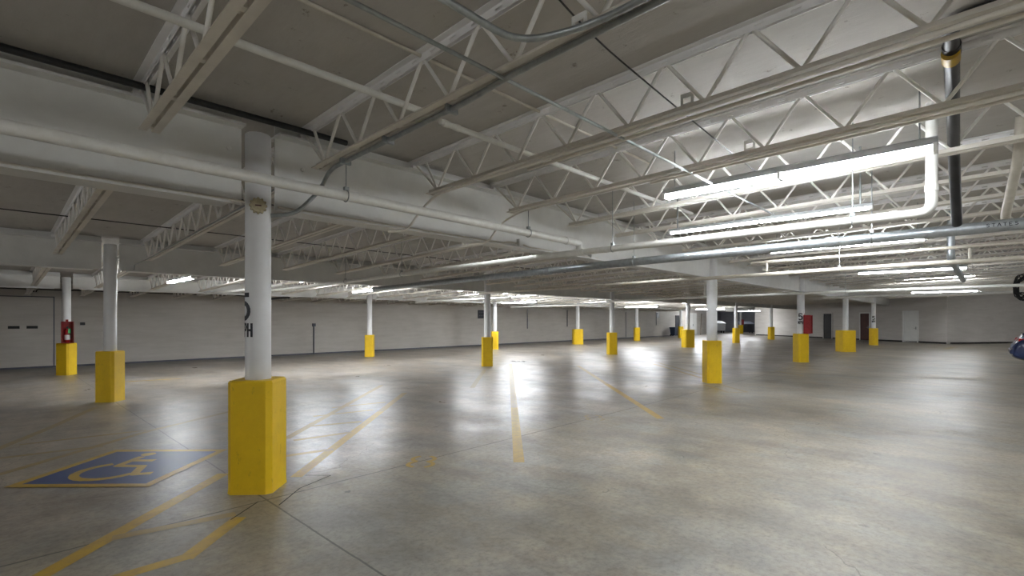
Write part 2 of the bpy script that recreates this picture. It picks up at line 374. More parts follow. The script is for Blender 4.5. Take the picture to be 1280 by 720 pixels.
# ------------------------------------------------------------------ columns
def chamfered(w, c):
    h = w / 2; return [(h - c, -h), (h, -h + c), (h, h - c), (h - c, h), (-h + c, h), (-h, h - c), (-h, -h + c), (-h + c, -h)]
FIVE = [[(.055, .235), (-.045, .235), (-.05, .135)], [(-.05, .135)] + arc(-.005, .085, .062, 128, -140, 14, .072)]
MPH = [[(-.085, 0), (-.085, .12), (-.062, .03), (-.04, .12), (-.04, 0)], [(-.012, 0), (-.012, .12), (.018, .115), (.026, .09), (.018, .062), (-.012, .055)],
       [(.048, 0), (.048, .12)], [(.088, 0), (.088, .12)], [(.048, .06), (.088, .06)]]
def column(u, v, w, h, label, top, r=.115, sign=None, group=None):
    t = thing('bollard_column', label, 'column', (u, v, 0), 0, group)
    MB().lathe([(r, h - .05), (r, top - .012), (r - .012, top)], 28).build('pole', M['pole'], t)
    pd = MB(); pl = chamfered(w, w * .11); n = len(pl)
    rr = lambda s: [(x * s * math.cos(-PI / 4 + .02) - y * s * math.sin(-PI / 4 + .02), x * s * math.sin(-PI / 4 + .02) + y * s * math.cos(-PI / 4 + .02)) for x, y in pl]
    vs = [(*q, 0) for q in rr(1.02)] + [(*q, .04) for q in rr(1)] + [(*q, h - .02) for q in rr(1)] + [(*q, h) for q in rr(.94)]
    pd.add(vs, [list(range(n))[::-1], list(range(3 * n, 4 * n))] + [(k * n + i, k * n + (i + 1) % n, (k + 1) * n + (i + 1) % n, (k + 1) * n + i) for k in range(3) for i in range(n)])
    pd.build('pedestal', M['yellow'], t)
    if sign is not None:
        fn = lambda x, z, o: ((r + .0015) * math.cos(sign + x / r), (r + .0015) * math.sin(sign + x / r), z + 1.6)
        strokes(FIVE, .042, fn, .012).build('speed_numeral', M['textblack'], t)['label'] = 'black stencilled number 5'
        fn2 = lambda x, z, o: fn(x, z - .155, o)
        strokes(MPH, .022, fn2, .012).build('speed_lettering', M['textblack'], t)['label'] = 'black stencilled letters MPH'
    return t
T1, T2, T3 = deck(G1) - .135, deck(G2) - .135, deck(G3) - .135
sg = math.radians(177)
column(1.77, G1, .40, 1.04, 'nearest white column on a large yellow pedestal in the left foreground', T1, .113, sg)
column(12.73, G1, .38, 1.08, 'white column on a bright yellow pedestal right of centre, under the pale girder', T1, .125)
column(21.29, G1, .42, 1.08, 'white column on a yellow pedestal with a red cabinet and a black number 5', T1, .125, math.radians(188))
column(29.83, G1, .68, 1.08, 'white column on an extra wide yellow pedestal near the right wall doors', T1, .12)
column(38.74, G1, .38, 1.08, 'farthest white column of the near row, beside the brown door', T1, .12, math.radians(186))
column(1.65, G2, .36, .99, 'shaded white column on a dull yellow pedestal, behind the blue accessible bay', T2, .105)
column(11.93, G2, .39, 1.01, 'white column at the far end of the central stall line, by the dark sign', T2)
column(19.94, G2, .42, 1.02, 'white column on a slim pedestal midway between the dark sign and the centre-right column', T2)
column(28.16, G2, .60, 1.04, 'white column on a wide yellow pedestal just left of the centre-right column', T2)
column(35.95, G2, .38, 1.04, 'white column on a narrow yellow pedestal between the white bin and the grey dumpster', T2)
column(43.92, G2, .40, 1.04, 'white column before the bright far end of the right wall', T2)
column(1.56, G3, .36, .93, 'white column on a bright yellow pedestal holding a fire extinguisher, at the far left', T3, .10)
column(11.43, G3, .36, .95, 'lone white column on a bright yellow pedestal against the grey left wall', T3, .105)
column(19.09, G3, .40, .97, 'white column half hidden behind another column right of the dark wall sign', T3, .11)
column(26.76, G3, .66, 1.0, 'white column on a wide yellow pedestal close to the left wall', T3, .12)
column(34.5, G3, .42, 1.02, 'slim white column on a small yellow pedestal far back along the left wall', T3)
column(42.21, G3, .40, 1.03, 'small distant white column right of the blue waste bin', T3)
column(60.52, 20.5, .42, 1.03, 'most distant white column with a red extinguisher cabinet, beside the grey dumpster', deck(20.5) - .02)
# girders between the columns
def girder(u0, u1, v, top, bot, label, fw=.26):
    t = thing('steel_girder', label, 'girder', (u0, v, bot)); L = u1 - u0; h = top - bot
    MB().box((.03, -.008, .018), (L - .03, .008, deck(v) - bot - .003)).build('web', M['girder'], t)
    MB().box((.03, -fw / 2, h - .022), (L - .03, fw / 2, h)).build('top_flange', M['girder'], t)
    MB().box((.16, -fw / 2, 0), (L - .16, fw / 2, .02)).build('bottom_flange', M['girder'], t)
    return t
def row(us, v, top, bot, names, r):
    for i, (a, c) in enumerate(zip(us, us[1:])):
        g = girder(a + r, c - r, v, top, bot, names[i])
        if names[i].startswith('near'):
            for q in ((.30, .47), (c - a - 2 * r - .14, .52)):
                for s in (-1, 1):
                    MB().lathe([(.022, 0), (.022, .012), (.016, .018)], 10, T=lambda x, y, z, s=s, q=q: (q[0], s * (.008 + z), q[1] + y) if False else (q[0] + x, s * (.008 + z), q[1] + y)).build('bolt', M['girder'], g)
row([U0 - .1, 1.77, 12.73, 21.29, 29.83, 38.74, 46.3], G1, 3.40, 2.655,
    ['near pale girder running off the left edge of the picture to the nearest column', 'near pale girder between the nearest column and the centre-right column, carrying a white pipe',
     'pale girder span right of the centre-right column', 'pale girder span right of the column with the red cabinet', 'pale girder span right of the wide pedestal column', 'last pale girder span meeting the right wall'], .12)
row([U0 - .1, 1.65, 11.93, 19.94, 28.16, 35.95, 43.92, 51.9], G2, deck(G2) - .10, 2.57,
    ['shaded girder left of the column behind the accessible bay', 'shaded girder right of the column behind the accessible bay', 'shaded girder right of the column beside the dark sign',
     'shaded distant girder, third from the left in the second row', 'shaded distant girder, fourth from the left in the second row', 'shaded distant girder, fifth in the second row', 'shaded distant girder ending at the right wall'], .11)
row([U0 - .1, 1.56, 11.43, 19.09, 26.76, 34.5, 42.21, 58], G3, deck(G3) - .10, 2.50,
    ['bright girder by the left wall, left of the extinguisher column', 'bright girder by the left wall, right of the extinguisher column', 'girder by the left wall, right of the lone column',
     'girder by the left wall, third span from the extinguisher column', 'girder by the left wall, fourth span from the extinguisher column', 'girder by the left wall, fifth span from the extinguisher column', 'last girder by the left wall near the waste bin'], .11)

# ------------------------------------------------------------------ open web joists
def make_joist(va, vb, label, slope, open_end=False):
    """from the girder at va to the girder at vb (vb < va); deck rises toward vb"""
    L = va - vb; top = deck(va) if va > 5.5 else deck(5) - .024 * (va - 5)
    t = thing('open_web_joist', label, 'joist', (0, va, deck(va)))
    Z = lambda y: -y * slope
    def bar(mb, y0, y1, x0, x1, z0, z1): mb.box((x0, y0, z0), (x1, y1, z1), T=lambda x, y, z: (x, y, z + Z(y)))
    tc = MB(); y0, y1 = -.015, -L + .015
    for s in (-1, 1):
        a, c = sorted((s * .012, s * .066))
        bar(tc, y1, y0, a, c, -.008, -.001)
        a, c = sorted((s * .012, s * .018))
        bar(tc, y1, y0, a, c, -.026, -.008); bar(tc, y1, y0, a, c, -.060, -.042)
        y = y0; k = 0
        while y - .22 > y1:
            bar(tc, y - .16, y, a, c, -.042, -.026); y -= .22
        bar(tc, y1, y, a, c, -.042, -.026)
    tc.build('top_chord', M['chordtop'], t)
    for y in (-.0, -L):
        ya, yb = (-.11, -.01) if y > -1 else (-L + .01, -L + .11)
        MB().box((-.06, ya, -.0985), (.06, yb, -.060), T=lambda x, yy, z: (x, yy, z + Z(y))).build('bearing_seat', M['chordtop'], t)
    bc = MB(); D = .455; b0, b1 = -.36, -L + .36
    for s in (-1, 1):
        a, c = sorted((s * .012, s * .068)); bar(bc, b1, b0, a, c, -D, -D + .007)
        a, c = sorted((s * .012, s * .019)); bar(bc, b1, b0, a, c, -D + .007, -D + .052)
    y = b0 - .05
    while y > b1:
        bar(bc, y - .05, y, -.012, .012, -D + .006, -D + .045); y -= .66
    bc.build('bottom_chord', M['joist'], t)
    wb = MB(); zt, zb = -.035, -D + .03; P2 = .62 if open_end else .52
    def rod(ya, za, yb, zb_): wb.tube([(0, ya, za + Z(ya)), (0, yb, zb_ + Z(yb))], .0145, 8)
    n = max(1, round((L - 1.0) / P2)); P2 = (L - 1.0) / n
    rod(-.10, zt - .02, -.50, zb); rod(-.27, zt, -.50, zb); rod(-L + .10, zt - .02, -L + .50, zb); rod(-L + .27, zt, -L + .50, zb)
    for i in range(n):
        ya = -.5 - i * P2; yc = ya - P2 / 2; yb = ya - P2
        pts = fillet([(0, ya, zb + Z(ya)), (0, yc, zt + .012 + Z(yc)), (0, yb, zb + Z(yb))], .035, 4)
        wb.tube(pts, .0145, 8)
    wb.build('web_rod', M['rod'], t)
    return t
ORD = ['first', 'second', 'third', 'fourth', 'fifth', 'sixth', 'seventh', 'eighth', 'ninth', 'tenth', 'eleventh', 'twelfth']
us = [.85 + 1.34 * i for i in range(34)]
near_l = ['white joist above left of the nearest column, leftmost of the near bay',
          'white joist carrying grey conduit, just right of the nearest column top',
          'white joist third from the left in the near bay, two conduits beneath it',
          'white joist fourth in the near bay, just above the brightest tube light',
          'white joist lit brightly behind the large tube light, fifth in the near bay']
j0 = make_joist(G1, -4.6, near_l[0], .024, True); j0.location.x = us[0]
for i, u in enumerate(us[1:], 1):
    if u > 43.5: break
    if i < 5: copy_tree(j0, (u, G1, deck(G1)), near_l[i])
    elif i < 10: copy_tree(j0, (u, G1, deck(G1)), f'white joist {ORD[i]} from the left in the near bay, beyond the brightest light')
    elif i < 16: copy_tree(j0, (u, G1, deck(G1)), 'distant white joist over the near bay just beyond the centre-right column', 'near bay joists past the centre-right column')
    else: copy_tree(j0, (u, G1, deck(G1)), 'tightly packed far joist over the right side of the near bay', 'far joists over the right side of the near bay')
midl = ['shaded joist leftmost under the near girder, left of the nearest column', 'shaded joist second from the left under the near girder, ending beside the nearest column', 'shaded joist third from the left, partly hidden by the nearest column']
j1 = make_joist(G2, G1, midl[0], .036); j1.location.x = us[0]
for i, u in enumerate(us[1:], 1):
    if i < 3: copy_tree(j1, (u, G2, deck(G2)), midl[i])
    elif i < 7: copy_tree(j1, (u, G2, deck(G2)), f'shaded grey joist right of the nearest column, {ORD[i - 3]} behind the near girder')
    elif u < 47: copy_tree(j1, (u, G2, deck(G2)), 'dark shaded joist in the dense rows behind the near girder at centre', 'dense shaded joists of the middle bay')
farl = ['lit joist leftmost behind the second girder, near the wall conduit', 'lit joist second from the left behind the second girder, right of the extinguisher column', 'lit joist third from the left behind the second girder, beside the left tube light']
j2 = make_joist(G3, G2, farl[0], .036); j2.location.x = us[0]
for i, u in enumerate(us[1:], 1):
    if i < 3: copy_tree(j2, (u, G3, deck(G3)), farl[i])
    else: copy_tree(j2, (u, G3, deck(G3)), 'thin lit joist seen as a line below the second girder', 'lit joists of the far bay')
j3 = make_joist(WL + .0, G3, 'short joist between the last girder and the left wall', .036); j3.location = (us[0], WL, deck(WL)); j3['group'] = 'short joists along the left wall'
for u in us[1:]: copy_tree(j3, (u, WL, deck(WL)), j3['label'], j3['group'])

# small white hanger plates standing on the near joists
def plate(u, v, z, label):
    b_ = MB(); t = .004
    for (x0, z0, x1, z1) in ((-.05, 0, .05, .045), (-.05, .085, .05, .12), (-.05, .045, -.03, .085), (.03, .045, .05, .085)):
        b_.box((x0, -t, z0), (x1, t, z1))
    o = b_.build('hanger_plate', M['white']); o.location = (u, v, z); o.rotation_euler.z = PI / 2 + .0
    tag(o, label, 'bracket'); return o
zb = lambda v: deck(v) - .455
plate(2.25, 1.62, zb(1.62) + .05, 'slotted white bracket plate at the top, on the joist with the grey conduit')
plate(3.59, 1.60, zb(1.6) + .05, 'slotted white bracket plate on the third near joist, above the bright tube light')
plate(4.93, 1.59, zb(1.59) + .05, 'slotted white bracket plate on the fourth near joist, beside the bright tube light')
plate(6.27, 1.50, zb(1.5) + .05, 'slotted white bracket plate on the fifth near joist, under the bright tube light')

# ------------------------------------------------------------------ fluorescent lights
def make_light(label, u, vc, z, L=2.44, rods=True, k=1.0):
    t = thing('fluorescent_light', label, 'light', (u, vc, z)); t.scale = (k, 1, k)
    hs = MB(); h = L / 2
    hs.prism([(-.058, .018), (-.058, .07), (-.04, .088), (.04, .088), (.058, .07), (.058, .018)], -h, h, T=lambda a, bb, c: (a, c, bb))
    hs.build('housing', M['housing'], t)
    for x in (-.031, .031):
        MB().tube([(x, -h + .03, -.012), (x, h - .03, -.012)], .019, 8).build('tube', M['tubefar' if vc > 12 else 'tube'], t)
    for y in (-h, -.03, h - .03):
        MB().box((-.068, y, -.038), (.068, y + .03, .03)).build('lamp_holder', M['white'], t)
    if rods:
        for y in (-h + .12, h - .12):
            MB().tube([(0, y, .088), (0, y, (deck(vc + y) - z) / k)], .007 / k, 6).build('hanger_rod', M['conduit'], t)
    return t
make_light('largest bright twin-tube light hanging between the near joists, upper right', 5.48, 1.49, 3.05)
make_light('bright strip light in line with the long white pipe, below the largest light', 6.90, 2.12, 2.88, k=.6)
make_light('tube light partly hidden behind the galvanised pipe', 10.9, 1.9, 2.98)
make_light('tube light above the cream pipes toward the right wall', 18.0, 1.5, 3.0)
make_light('unseen tube light tucked up among the packed joists before the right wall', 25.64, 1.4, 3.27, 2.44, False)  # kept out of sight among the joists to brighten the deck
make_light('added unseen tube light up among the last joists before the right wall', 39.04, 1.2, 3.27, 2.44, False)  # added out of sight to brighten the right wall
make_light('farthest visible tube light of the near bay, before the right wall', 31.5, 1.35, 2.96)
for a, c in (((-2.6, .6, 3.05), 'left of the viewer'), ((-4.2, 8.8, 2.95), 'added left of the picture in the middle bay'), ((.3, -2.6, 3.05), 'behind the viewer'), ((4.2, -4.6, 3.1), 'behind the viewer to the right'), ((9.0, -4.4, 3.1), 'right of the picture'), ((16.0, -5.2, 3.1), 'added far right of the picture'), ((25.2, -5.2, 3.1), 'added right beyond the blue car'), ((34.5, -5.2, 3.1), 'added right in front of the end wall'), ((43.5, -4.6, 3.1), 'added rightmost in front of the end wall')):
    make_light('unseen light outside the picture, ' + c, *a)  # unseen lamps; the middle bay one and the far right row added to brighten
for u, c in ((5.54, 'left of its white box'), (10.9, 'left of the centre-right column'), (17.6, 'right of the centre-right column'), (25.64, 'left of the wide pedestal column'), (35.02, 'near the right wall')):
    make_light('small added light tucked between joists behind the near girder, ' + c, u, 5.95, 3.27, 1.22, False, .6)  # hidden lamps added to lift the dim middle bay
make_light('added tube light hidden behind the last girder by the white double door', 50.4, 20.9, 2.70, 2.44, False)  # hidden lamp added to brighten the double door
for u, c in ((6.88, 'behind the nearest column'), (13.58, 'right of the column by the dark sign'), (16.3, 'at the centre of the picture'), (26.98, 'behind the wide pedestal column'), (35, 'far back')):
    make_light('added tube light hidden behind the second girder, ' + c, u, 14.75, 2.84, 2.44, False)  # hidden lamps added to brighten the far bay
make_light('bright tube light left of the nearest column, below the second girder', 3.5, 15.4, 2.66)
make_light('bright tube light beside the top of the lone column by the left wall', 9.2, 15.5, 2.64)
make_light('bright tube light right of the dark wall sign', 19.0, 17.5, 2.52)
make_light('bright tube light between two columns right of the dark wall sign', 24.0, 16.2, 2.50)
make_light('long bright tube light high behind the column with the bright left edge', 30.5, 16.8, 2.50)
make_light('distant tube light before the white double door', 41.5, 16.5, 2.50)
make_light('tube light beyond the white double door, near the dumpsters', 52.0, 17.0, 2.50)
make_light('added most distant tube light, deep in the dark recess', 63.0, 22.2, 2.72, 2.44, False)  # lamp added to lighten the recess

# ------------------------------------------------------------------ pipes
def pipe(name, label, pts, r, mat, cat='pipe', R=.0, couplings=(), seg=16, partname='run'):
    t = thing(name, label, cat, (0, 0, 0))
    base = Vector(pts[0]); t.location = base
    P_ = [Vector(p) - base for p in pts]
    MB().tube(fillet(P_, R) if R else P_, r, seg).build(partname, mat, t)
    for c in couplings:
        p = Vector(c[0]) - base; d = Vector(c[1]).normalized() * c[2]
        MB().tube([p - d, p + d], r * 1.16, seg).build('coupling', mat, t)
    return t
def zP2(v): return 2.61 if v < 4.9 else 2.61 - .0115 * (v - 4.9)
t = pipe('drain_pipe', 'long white pipe running in front of the near girder', [(U0 + .05, 4.32, 2.83), (.24, 4.32, 2.775), (5.72, 4.32, 2.735), (6.0, 4.32, 2.733), (6.0, 4.32, 2.64)], .047, M['pvc'], R=.05,
         couplings=[((5.70, 4.32, 2.735), (1, 0, 0), .03)])
t = pipe('drain_pipe', 'white drain pipe passing under the near girder and turning up beside the largest light', [(6.0, 15.9, 2.485), (6.0, 8.4, 2.57), (6.0, 4.9, 2.598), (6.0, .34, 2.60), (6.0, .34, deck(.34) - .002)], .046, M['pvc'], R=.10,
         couplings=[((6.0, 4.32, 2.60), (0, 1, 0), .09), ((6.0, .62, 2.60), (0, 1, 0), .03), ((6.0, .34, 2.82), (0, 0, 1), .03), ((6.0, 8.2, 2.571), (0, 1, 0), .04), ((6.0, 12.0, 2.53), (0, 1, 0), .04)])
t = pipe('steel_pipe', 'large galvanised pipe crossing under the girder from the right edge', [(7.2, -3.2, 2.60), (7.2, 0, 2.575), (7.2, 5, 2.535), (7.2, 12.0, 2.43)], .062, M['galv'],
         couplings=[((7.2, 1.35, 2.565), (0, 1, 0), .07), ((7.2, 5.9, 2.52), (0, 1, 0), .07)])
LET = {'S': [[(.9, .85), (.5, 1), (.1, .8), (.3, .55), (.7, .45), (.9, .2), (.5, 0), (.1, .15)]], 'T': [[(0, 1), (1, 1)], [(.5, 1), (.5, 0)]],
       'A': [[(0, 0), (.5, 1), (1, 0)], [(.2, .4), (.8, .4)]], 'E': [[(.9, 1), (.1, 1), (.1, 0), (.9, 0)], [(.1, .5), (.7, .5)]]}
for q, ch in enumerate('STATES'):
    fn = lambda a, bb, z, q=q: (-(.0632) * math.cos((bb - .012) / .0632), 3.2 - .03 - q * .042 - a, -.0245 + .0632 * math.sin((bb - .012) / .0632))
    strokes([[(x * .026, y * .034) for x, y in pl] for pl in LET[ch]], .006, fn, .006).build('stencil_letter', M['textblack'], t)
t = pipe('drain_pipe', 'black drain pipe dropping away to the galvanised pipe, upper right', [(7.18, .20, 2.62), (7.12, .20, 2.72), (6.42, .20, 3.22), (4.36, .15, 3.57), (4.36, -1.6, 3.58)], .046, M['black'], R=.12,
         couplings=[((4.7, .158, 3.518), (1, .02, -.173), .06)])
MB().lathe([(.0535, -.05), (.0535, .05)], 16, T=lambda x, y, z: (-2.45 + z, -.037 + y, .864 - .17 * z + x)).build('warning_label', M['stripe'], t)['label'] = 'small yellow label'
t = pipe('drain_pipe', 'black pipe lying on the top flange of the near girder', [(U0 + .05, 4.78, 3.432), (2.55, 4.78, 3.432)], .028, M['black'])
t = pipe('sprinkler_pipe', 'cream sprinkler pipe passing behind the centre-right column top', [(11.3, -4, 2.60), (11.3, 1, 2.585), (11.3, 12.2, 2.49)], .040, M['sprink'], couplings=[((11.3, .9, 2.585), (0, 1, 0), .05)])
t = pipe('sprinkler_pipe', 'upper cream pipe tied above the cream sprinkler pipe', [(11.3, -3.5, 2.84), (11.3, 3.6, 2.83)], .028, M['sprink'])
for v in (.15, 3.3):
    tag(MB().tube([(11.3, v, 2.63), (11.3, v, 2.81)], .024, 10).build('pipe_riser', M['sprink']), 'short cream riser joining the two cream pipes, ' + ('at the right' if v < 1 else 'near the girder'), 'pipe')
pipe('sprinkler_pipe', 'white pipe low across the far columns, third in front of the right wall', [(19.0, -3, 2.54), (19.0, 3, 2.52), (19.0, 12.2, 2.44)], .045, M['pvc'], couplings=[((19.0, 7.74, 2.478), (0, 1, 0), .06)])
pipe('sprinkler_pipe', 'farthest white pipe crossing in front of the right wall', [(24.0, -5, 2.56), (24.0, 4.8, 2.54)], .048, M['pvc'])
pipe('drain_pipe', 'grey riser at the left of the centre-right column, standing on the low white pipe', [(19.0, 7.74, 2.53), (19.0, 7.74, deck(7.74) - .003)], .06, M['pvc'])
pipe('drain_pipe', 'grey riser bending into a slanted pipe above the right wall', [(12.2, .42, deck(.42) - .003), (12.2, .42, 2.72), (16.8, .35, 2.60)], .058, M['galv'], R=.12)
pipe('drain_pipe', 'slanting cream pipe at the right edge behind the black drain pipe', [(6.9, -.28, deck(-.28) - .04), (7.08, -.26, 3.2), (8.04, -.2, 2.85), (8.3, -.2, 2.82)], .045, M['sprink'], R=.08)
pipe('sprinkler_pipe', 'white sprinkler pipe threaded through the left near joists', [(-3.5, 3.31, 3.30), (2.45, 3.31, 3.30)], .026, M['pvc'])
pipe('sprinkler_pipe', 'white sprinkler pipe starting past the conduit joist, with a capped end', [(2.66, 3.37, 3.30), (7.74, 3.37, 3.30)], .026, M['pvc'], couplings=[((2.72, 3.37, 3.30), (1, 0, 0), .03), ((2.85, 3.37, 3.30), (1, 0, 0), .025)])
# far bay pipes
pipe('sprinkler_pipe', 'thin white pipe ending before the left wall, left of the nearest column', [(5.2, 20.6, 2.50), (5.2, 13.0, 2.50)], .04, M['pvc'])
pipe('sprinkler_pipe', 'bright white pipe under the far bay lights, right of the lone column', [(13.6, 19.0, 2.42), (13.6, 13.0, 2.44)], .045, M['pvc'])
pipe('sprinkler_pipe', 'white pipe beneath the tube lights beside the dark wall sign', [(21.0, 20.0, 2.36), (21.0, 12.9, 2.38)], .045, M['pvc'])
pipe('sprinkler_pipe', 'black pipe along the left wall top behind the nearest column', [(8.2, 22.0, 2.50), (8.2, 20.0, 2.50)], .05, M['black'])

# hangers
def hanger(u, v, zc, R, label, axis, top=None):
    t = thing('pipe_hanger', label, 'pipe hanger', (u, v, zc))
    MB().ring((0, 0, 0), axis, R, .006, 18).build('ring', M['conduit'], t)
    MB().tube([(0, 0, R), (0, 0, (top or deck(v)) - zc)], .006, 6).build('rod', M['conduit'], t)
    MB().box((-.02, -.02, R - .006), (.02, .02, R + .03)).build('clamp', M['conduit'], t)
hanger(2.30, 4.32, 2.76, .053, 'hanger ring on the white girder pipe below the conduit joist end', (1, 0, 0), 3.05)
hanger(4.87, 4.32, 2.742, .053, 'hanger ring on the white girder pipe near its elbow', (1, 0, 0), 3.05)
hanger(6.0, 3.75, 2.60, .049, 'hanger on the white drain pipe just right of the pipe elbow', (0, 1, 0))
hanger(6.0, .95, 2.60, .049, 'hanger on the white drain pipe near its upturned end', (0, 1, 0))
hanger(7.2, 4.1, 2.543, .069, 'hanger on the galvanised pipe under the pale girder', (0, 1, 0))
hanger(7.2, .95, 2.57, .069, 'hanger on the galvanised pipe right of its sleeve joint', (0, 1, 0))
hanger(11.3, 2.0, 2.58, .046, 'hanger on the cream sprinkler pipe right of the centre column', (0, 1, 0))
hanger(19.0, 3.2, 2.52, .052, 'hanger on the low white pipe before the right wall', (0, 1, 0))
hanger(6.0, 8.9, 2.564, .049, 'hanger on the white drain pipe just behind the near girder', (0, 1, 0))
hanger(6.0, 12.0 - .7, 2.537, .049, 'hanger on the white drain pipe before the second girder', (0, 1, 0))

# conduits and wires
def conduit(label, pts, r=.012, R=.12, mat='conduit', name='conduit', clips=()):
    t = thing(name, label, 'conduit' if name == 'conduit' else 'wire', pts[0])
    b0 = Vector(pts[0]); P_ = [Vector(p) - b0 for p in pts]
    MB().tube(fillet(P_, R), r, 10).build('run', M[mat], t)
    for c in clips:
        p = Vector(c) - b0; MB().box((p.x - r * 2.6, p.y - .012, p.z - r * 1.3), (p.x + r * 2.6, p.y + .012, p.z + r * 1.3)).build('clip', M['conduit'], t)
    return t
zc = lambda v, d=.024: zb(v) - d
conduit('grey conduit strapped under the second near joist, bending down behind the white pipe',
        [(2.19, -3.5, zc(-3.5)), (2.19, 2.15, zc(2.15)), (2.23, 2.5, zc(2.5)), (2.23, 4.50, zc(4.5)), (2.30, 4.86, 2.90), (2.05, 4.86, 2.63), (1.86, 4.95, 2.60)], .020, .16, clips=[(2.23, v, zc(v)) for v in (2.7, 3.5, 4.2)])
conduit('thicker grey conduit crossing from the left and turning along the second near joist', [(-1.5, 1.80, zc(1.8) - .02), (1.95, 1.80, zc(1.8) - .02), (2.12, 1.45, zc(1.45)), (2.12, -3.5, zc(-3.5))], .019, .22)
conduit('thin grey conduit running under the near joists toward the centre', [(-2.0, 2.14, zc(2.14) + .0), (9.2, 2.14, zc(2.14))], .013, .1)
conduit('thin pale conduit fixed to the deck at the upper left', [(-2.5, 2.98, deck(2.98) - .016), (5.6, 2.98, deck(2.98) - .016)], .013, .1, 'sprink')
conduit('dark twin cable drooping between the near joists at the top', [(1.9, 1.75, 3.50), (2.6, 1.76, 3.36), (3.5, 1.76, 3.30), (4.9, 1.78, 3.24), (6.0, 1.8, 3.22)], .006, .3, 'black', 'cable')
conduit('grey conduit strapped along the third near joist', [(3.49, -3.5, zc(-3.5)), (3.49, 4.45, zc(4.45)), (3.55, 4.86, 2.92), (3.35, 4.86, 2.64), (3.15, 4.95, 2.61)], .014, .16, 'joist')
conduit('second grey conduit along the third near joist, right of the first', [(3.60, -3.5, zc(-3.5)), (3.60, 3.2, zc(3.2))], .016, .1, 'joist')
conduit('grey conduit strapped along the fourth near joist', [(4.83, -3.5, zc(-3.5)), (4.83, 4.45, zc(4.45)), (4.87, 4.86, 2.92), (4.65, 4.86, 2.64), (4.4, 4.95, 2.61)], .014, .16, 'joist')
conduit('second grey conduit along the fourth near joist, right of the first', [(4.92, -3.5, zc(-3.5)), (4.92, 2.6, zc(2.6))], .016, .1, 'joist')
conduit('conduit lying on the lower flange of the near girder, left of the nearest column', [(U0 + .1, G1 - .09, 2.688), (1.62, G1 - .09, 2.688)], .012, .1, 'sprink')
conduit('conduit lying on the lower flange of the near girder, right of the nearest column', [(1.92, G1 - .09, 2.688), (5.0, G1 - .09, 2.688), (5.12, G1 - .09, 2.72), (5.4, G1 - .09, 2.72), (5.6, G1 - .09, 2.688), (7.4, G1 - .09, 2.688)], .012, .08, 'sprink')
conduit('thin dark rod tying the middle bay joists below the near girder', [(U0 + .1, 7.4, deck(7.4) - .16), (14, 7.4, deck(7.4) - .16)], .009, .1, 'black', 'conduit')
conduit('thin dark rod tying the middle bay joists before the second girder', [(U0 + .1, 10.2, deck(10.2) - .12), (14, 10.2, deck(10.2) - .12)], .009, .1, 'black', 'conduit')
conduit('conduit under the second joist left of the nearest column, dropping to the girder', [(2.12, 5.5, deck(5.5) - .472), (2.12, 11.9, deck(11.9) - .472), (2.0, 12.33, 2.70), (2.0, 12.33, 2.6)], .012, .1)

# round cover on the nearest column and small boxes
def facing(o, ang): o.rotation_euler.z = ang
t = thing('junction_box', 'round scalloped junction box on the nearest column where the conduits meet', 'junction box', (1.77 - .113 * .33, G1 - .113 * .944, 2.665))
t.rotation_euler = (0, 0, math.radians(-109.4))
ln = MB(); ln.lathe([(.062, 0), (.066, .01), (.066, .03), (.058, .036)], 24, T=lambda x, y, z: (z, x, y)); ln.build('box_body', M['brass'], t)
for k in range(12):
    a = 2 * PI * k / 12
    MB().lathe([(.011, .0), (.011, .034)], 8, T=lambda x, y, z, a=a: (z, x + .066 * math.cos(a), y + .066 * math.sin(a))).build('rim_lug', M['brass'], t)
MB().box((.036, -.026, -.006), (.041, .026, .006)).build('face_slot', M['doorbrown'], t)
def jbox(u, v, z, s, label, mat='girder'):
    t = thing('junction_box', label, 'junction box', (u, v, z))
    MB().box((-s[0] / 2, -s[1] / 2, 0), (s[0] / 2, s[1] / 2, s[2])).build('box_body', M[mat], t, .004)
    MB().box((-s[0] / 2 + .008, -s[1] / 2 - .006, .008), (s[0] / 2 - .008, -s[1] / 2, s[2] - .008)).build('cover', M[mat], t)
jbox(5.36, G1 - .095, 2.676, (.08, .06, .11), 'white box on the near girder flange, left of the pipe elbow')
jbox(7.2, G1 - .095, 2.676, (.11, .06, .09), 'white box on the near girder flange, right of the pipe elbow')
jbox(1.05, 22.76, 2.42, (.13, .08, .10), 'conduit box on the left wall above the panel door', 'wallconc')
jbox(2.25, 22.77, 1.42, (.13, .05, .10), 'small dark box on the left wall right of the extinguisher column', 'black')
jbox(10.5, 22.77, 1.30, (.16, .05, .14), 'grey box low on the left wall, right of the nearest column', 'bing')
conduit('vertical conduit on the left wall below the grey box', [(10.5, 22.78, 0.02), (10.5, 22.78, 1.30)], .03, .1, 'bing')
conduit('conduit along the left wall top, left of the box over the panel door', [(-3, 22.77, 2.62), (1.0, 22.77, 2.62), (1.03, 22.77, 2.5)], .018, .12, 'dirty')
conduit('conduit running along the top of the left wall to the right of the box', [(1.07, 22.77, 2.5), (1.1, 22.77, 2.62), (8, 22.77, 2.62)], .018, .12, 'dirty')
for u, z0, z1, lab in ((25.57, 1.0, 2.35, 'between two columns'), (30.1, 1.1, 2.35, 'right of the wide pedestal column'), (38.6, .1, 2.3, 'with a switch, right of centre'), (44.2, 1.1, 2.3, 'under the second dark sign')):
    conduit('thin vertical conduit on the left wall ' + lab, [(u, 22.78, z0), (u, 22.78, z1)], .03, .1, 'bing')

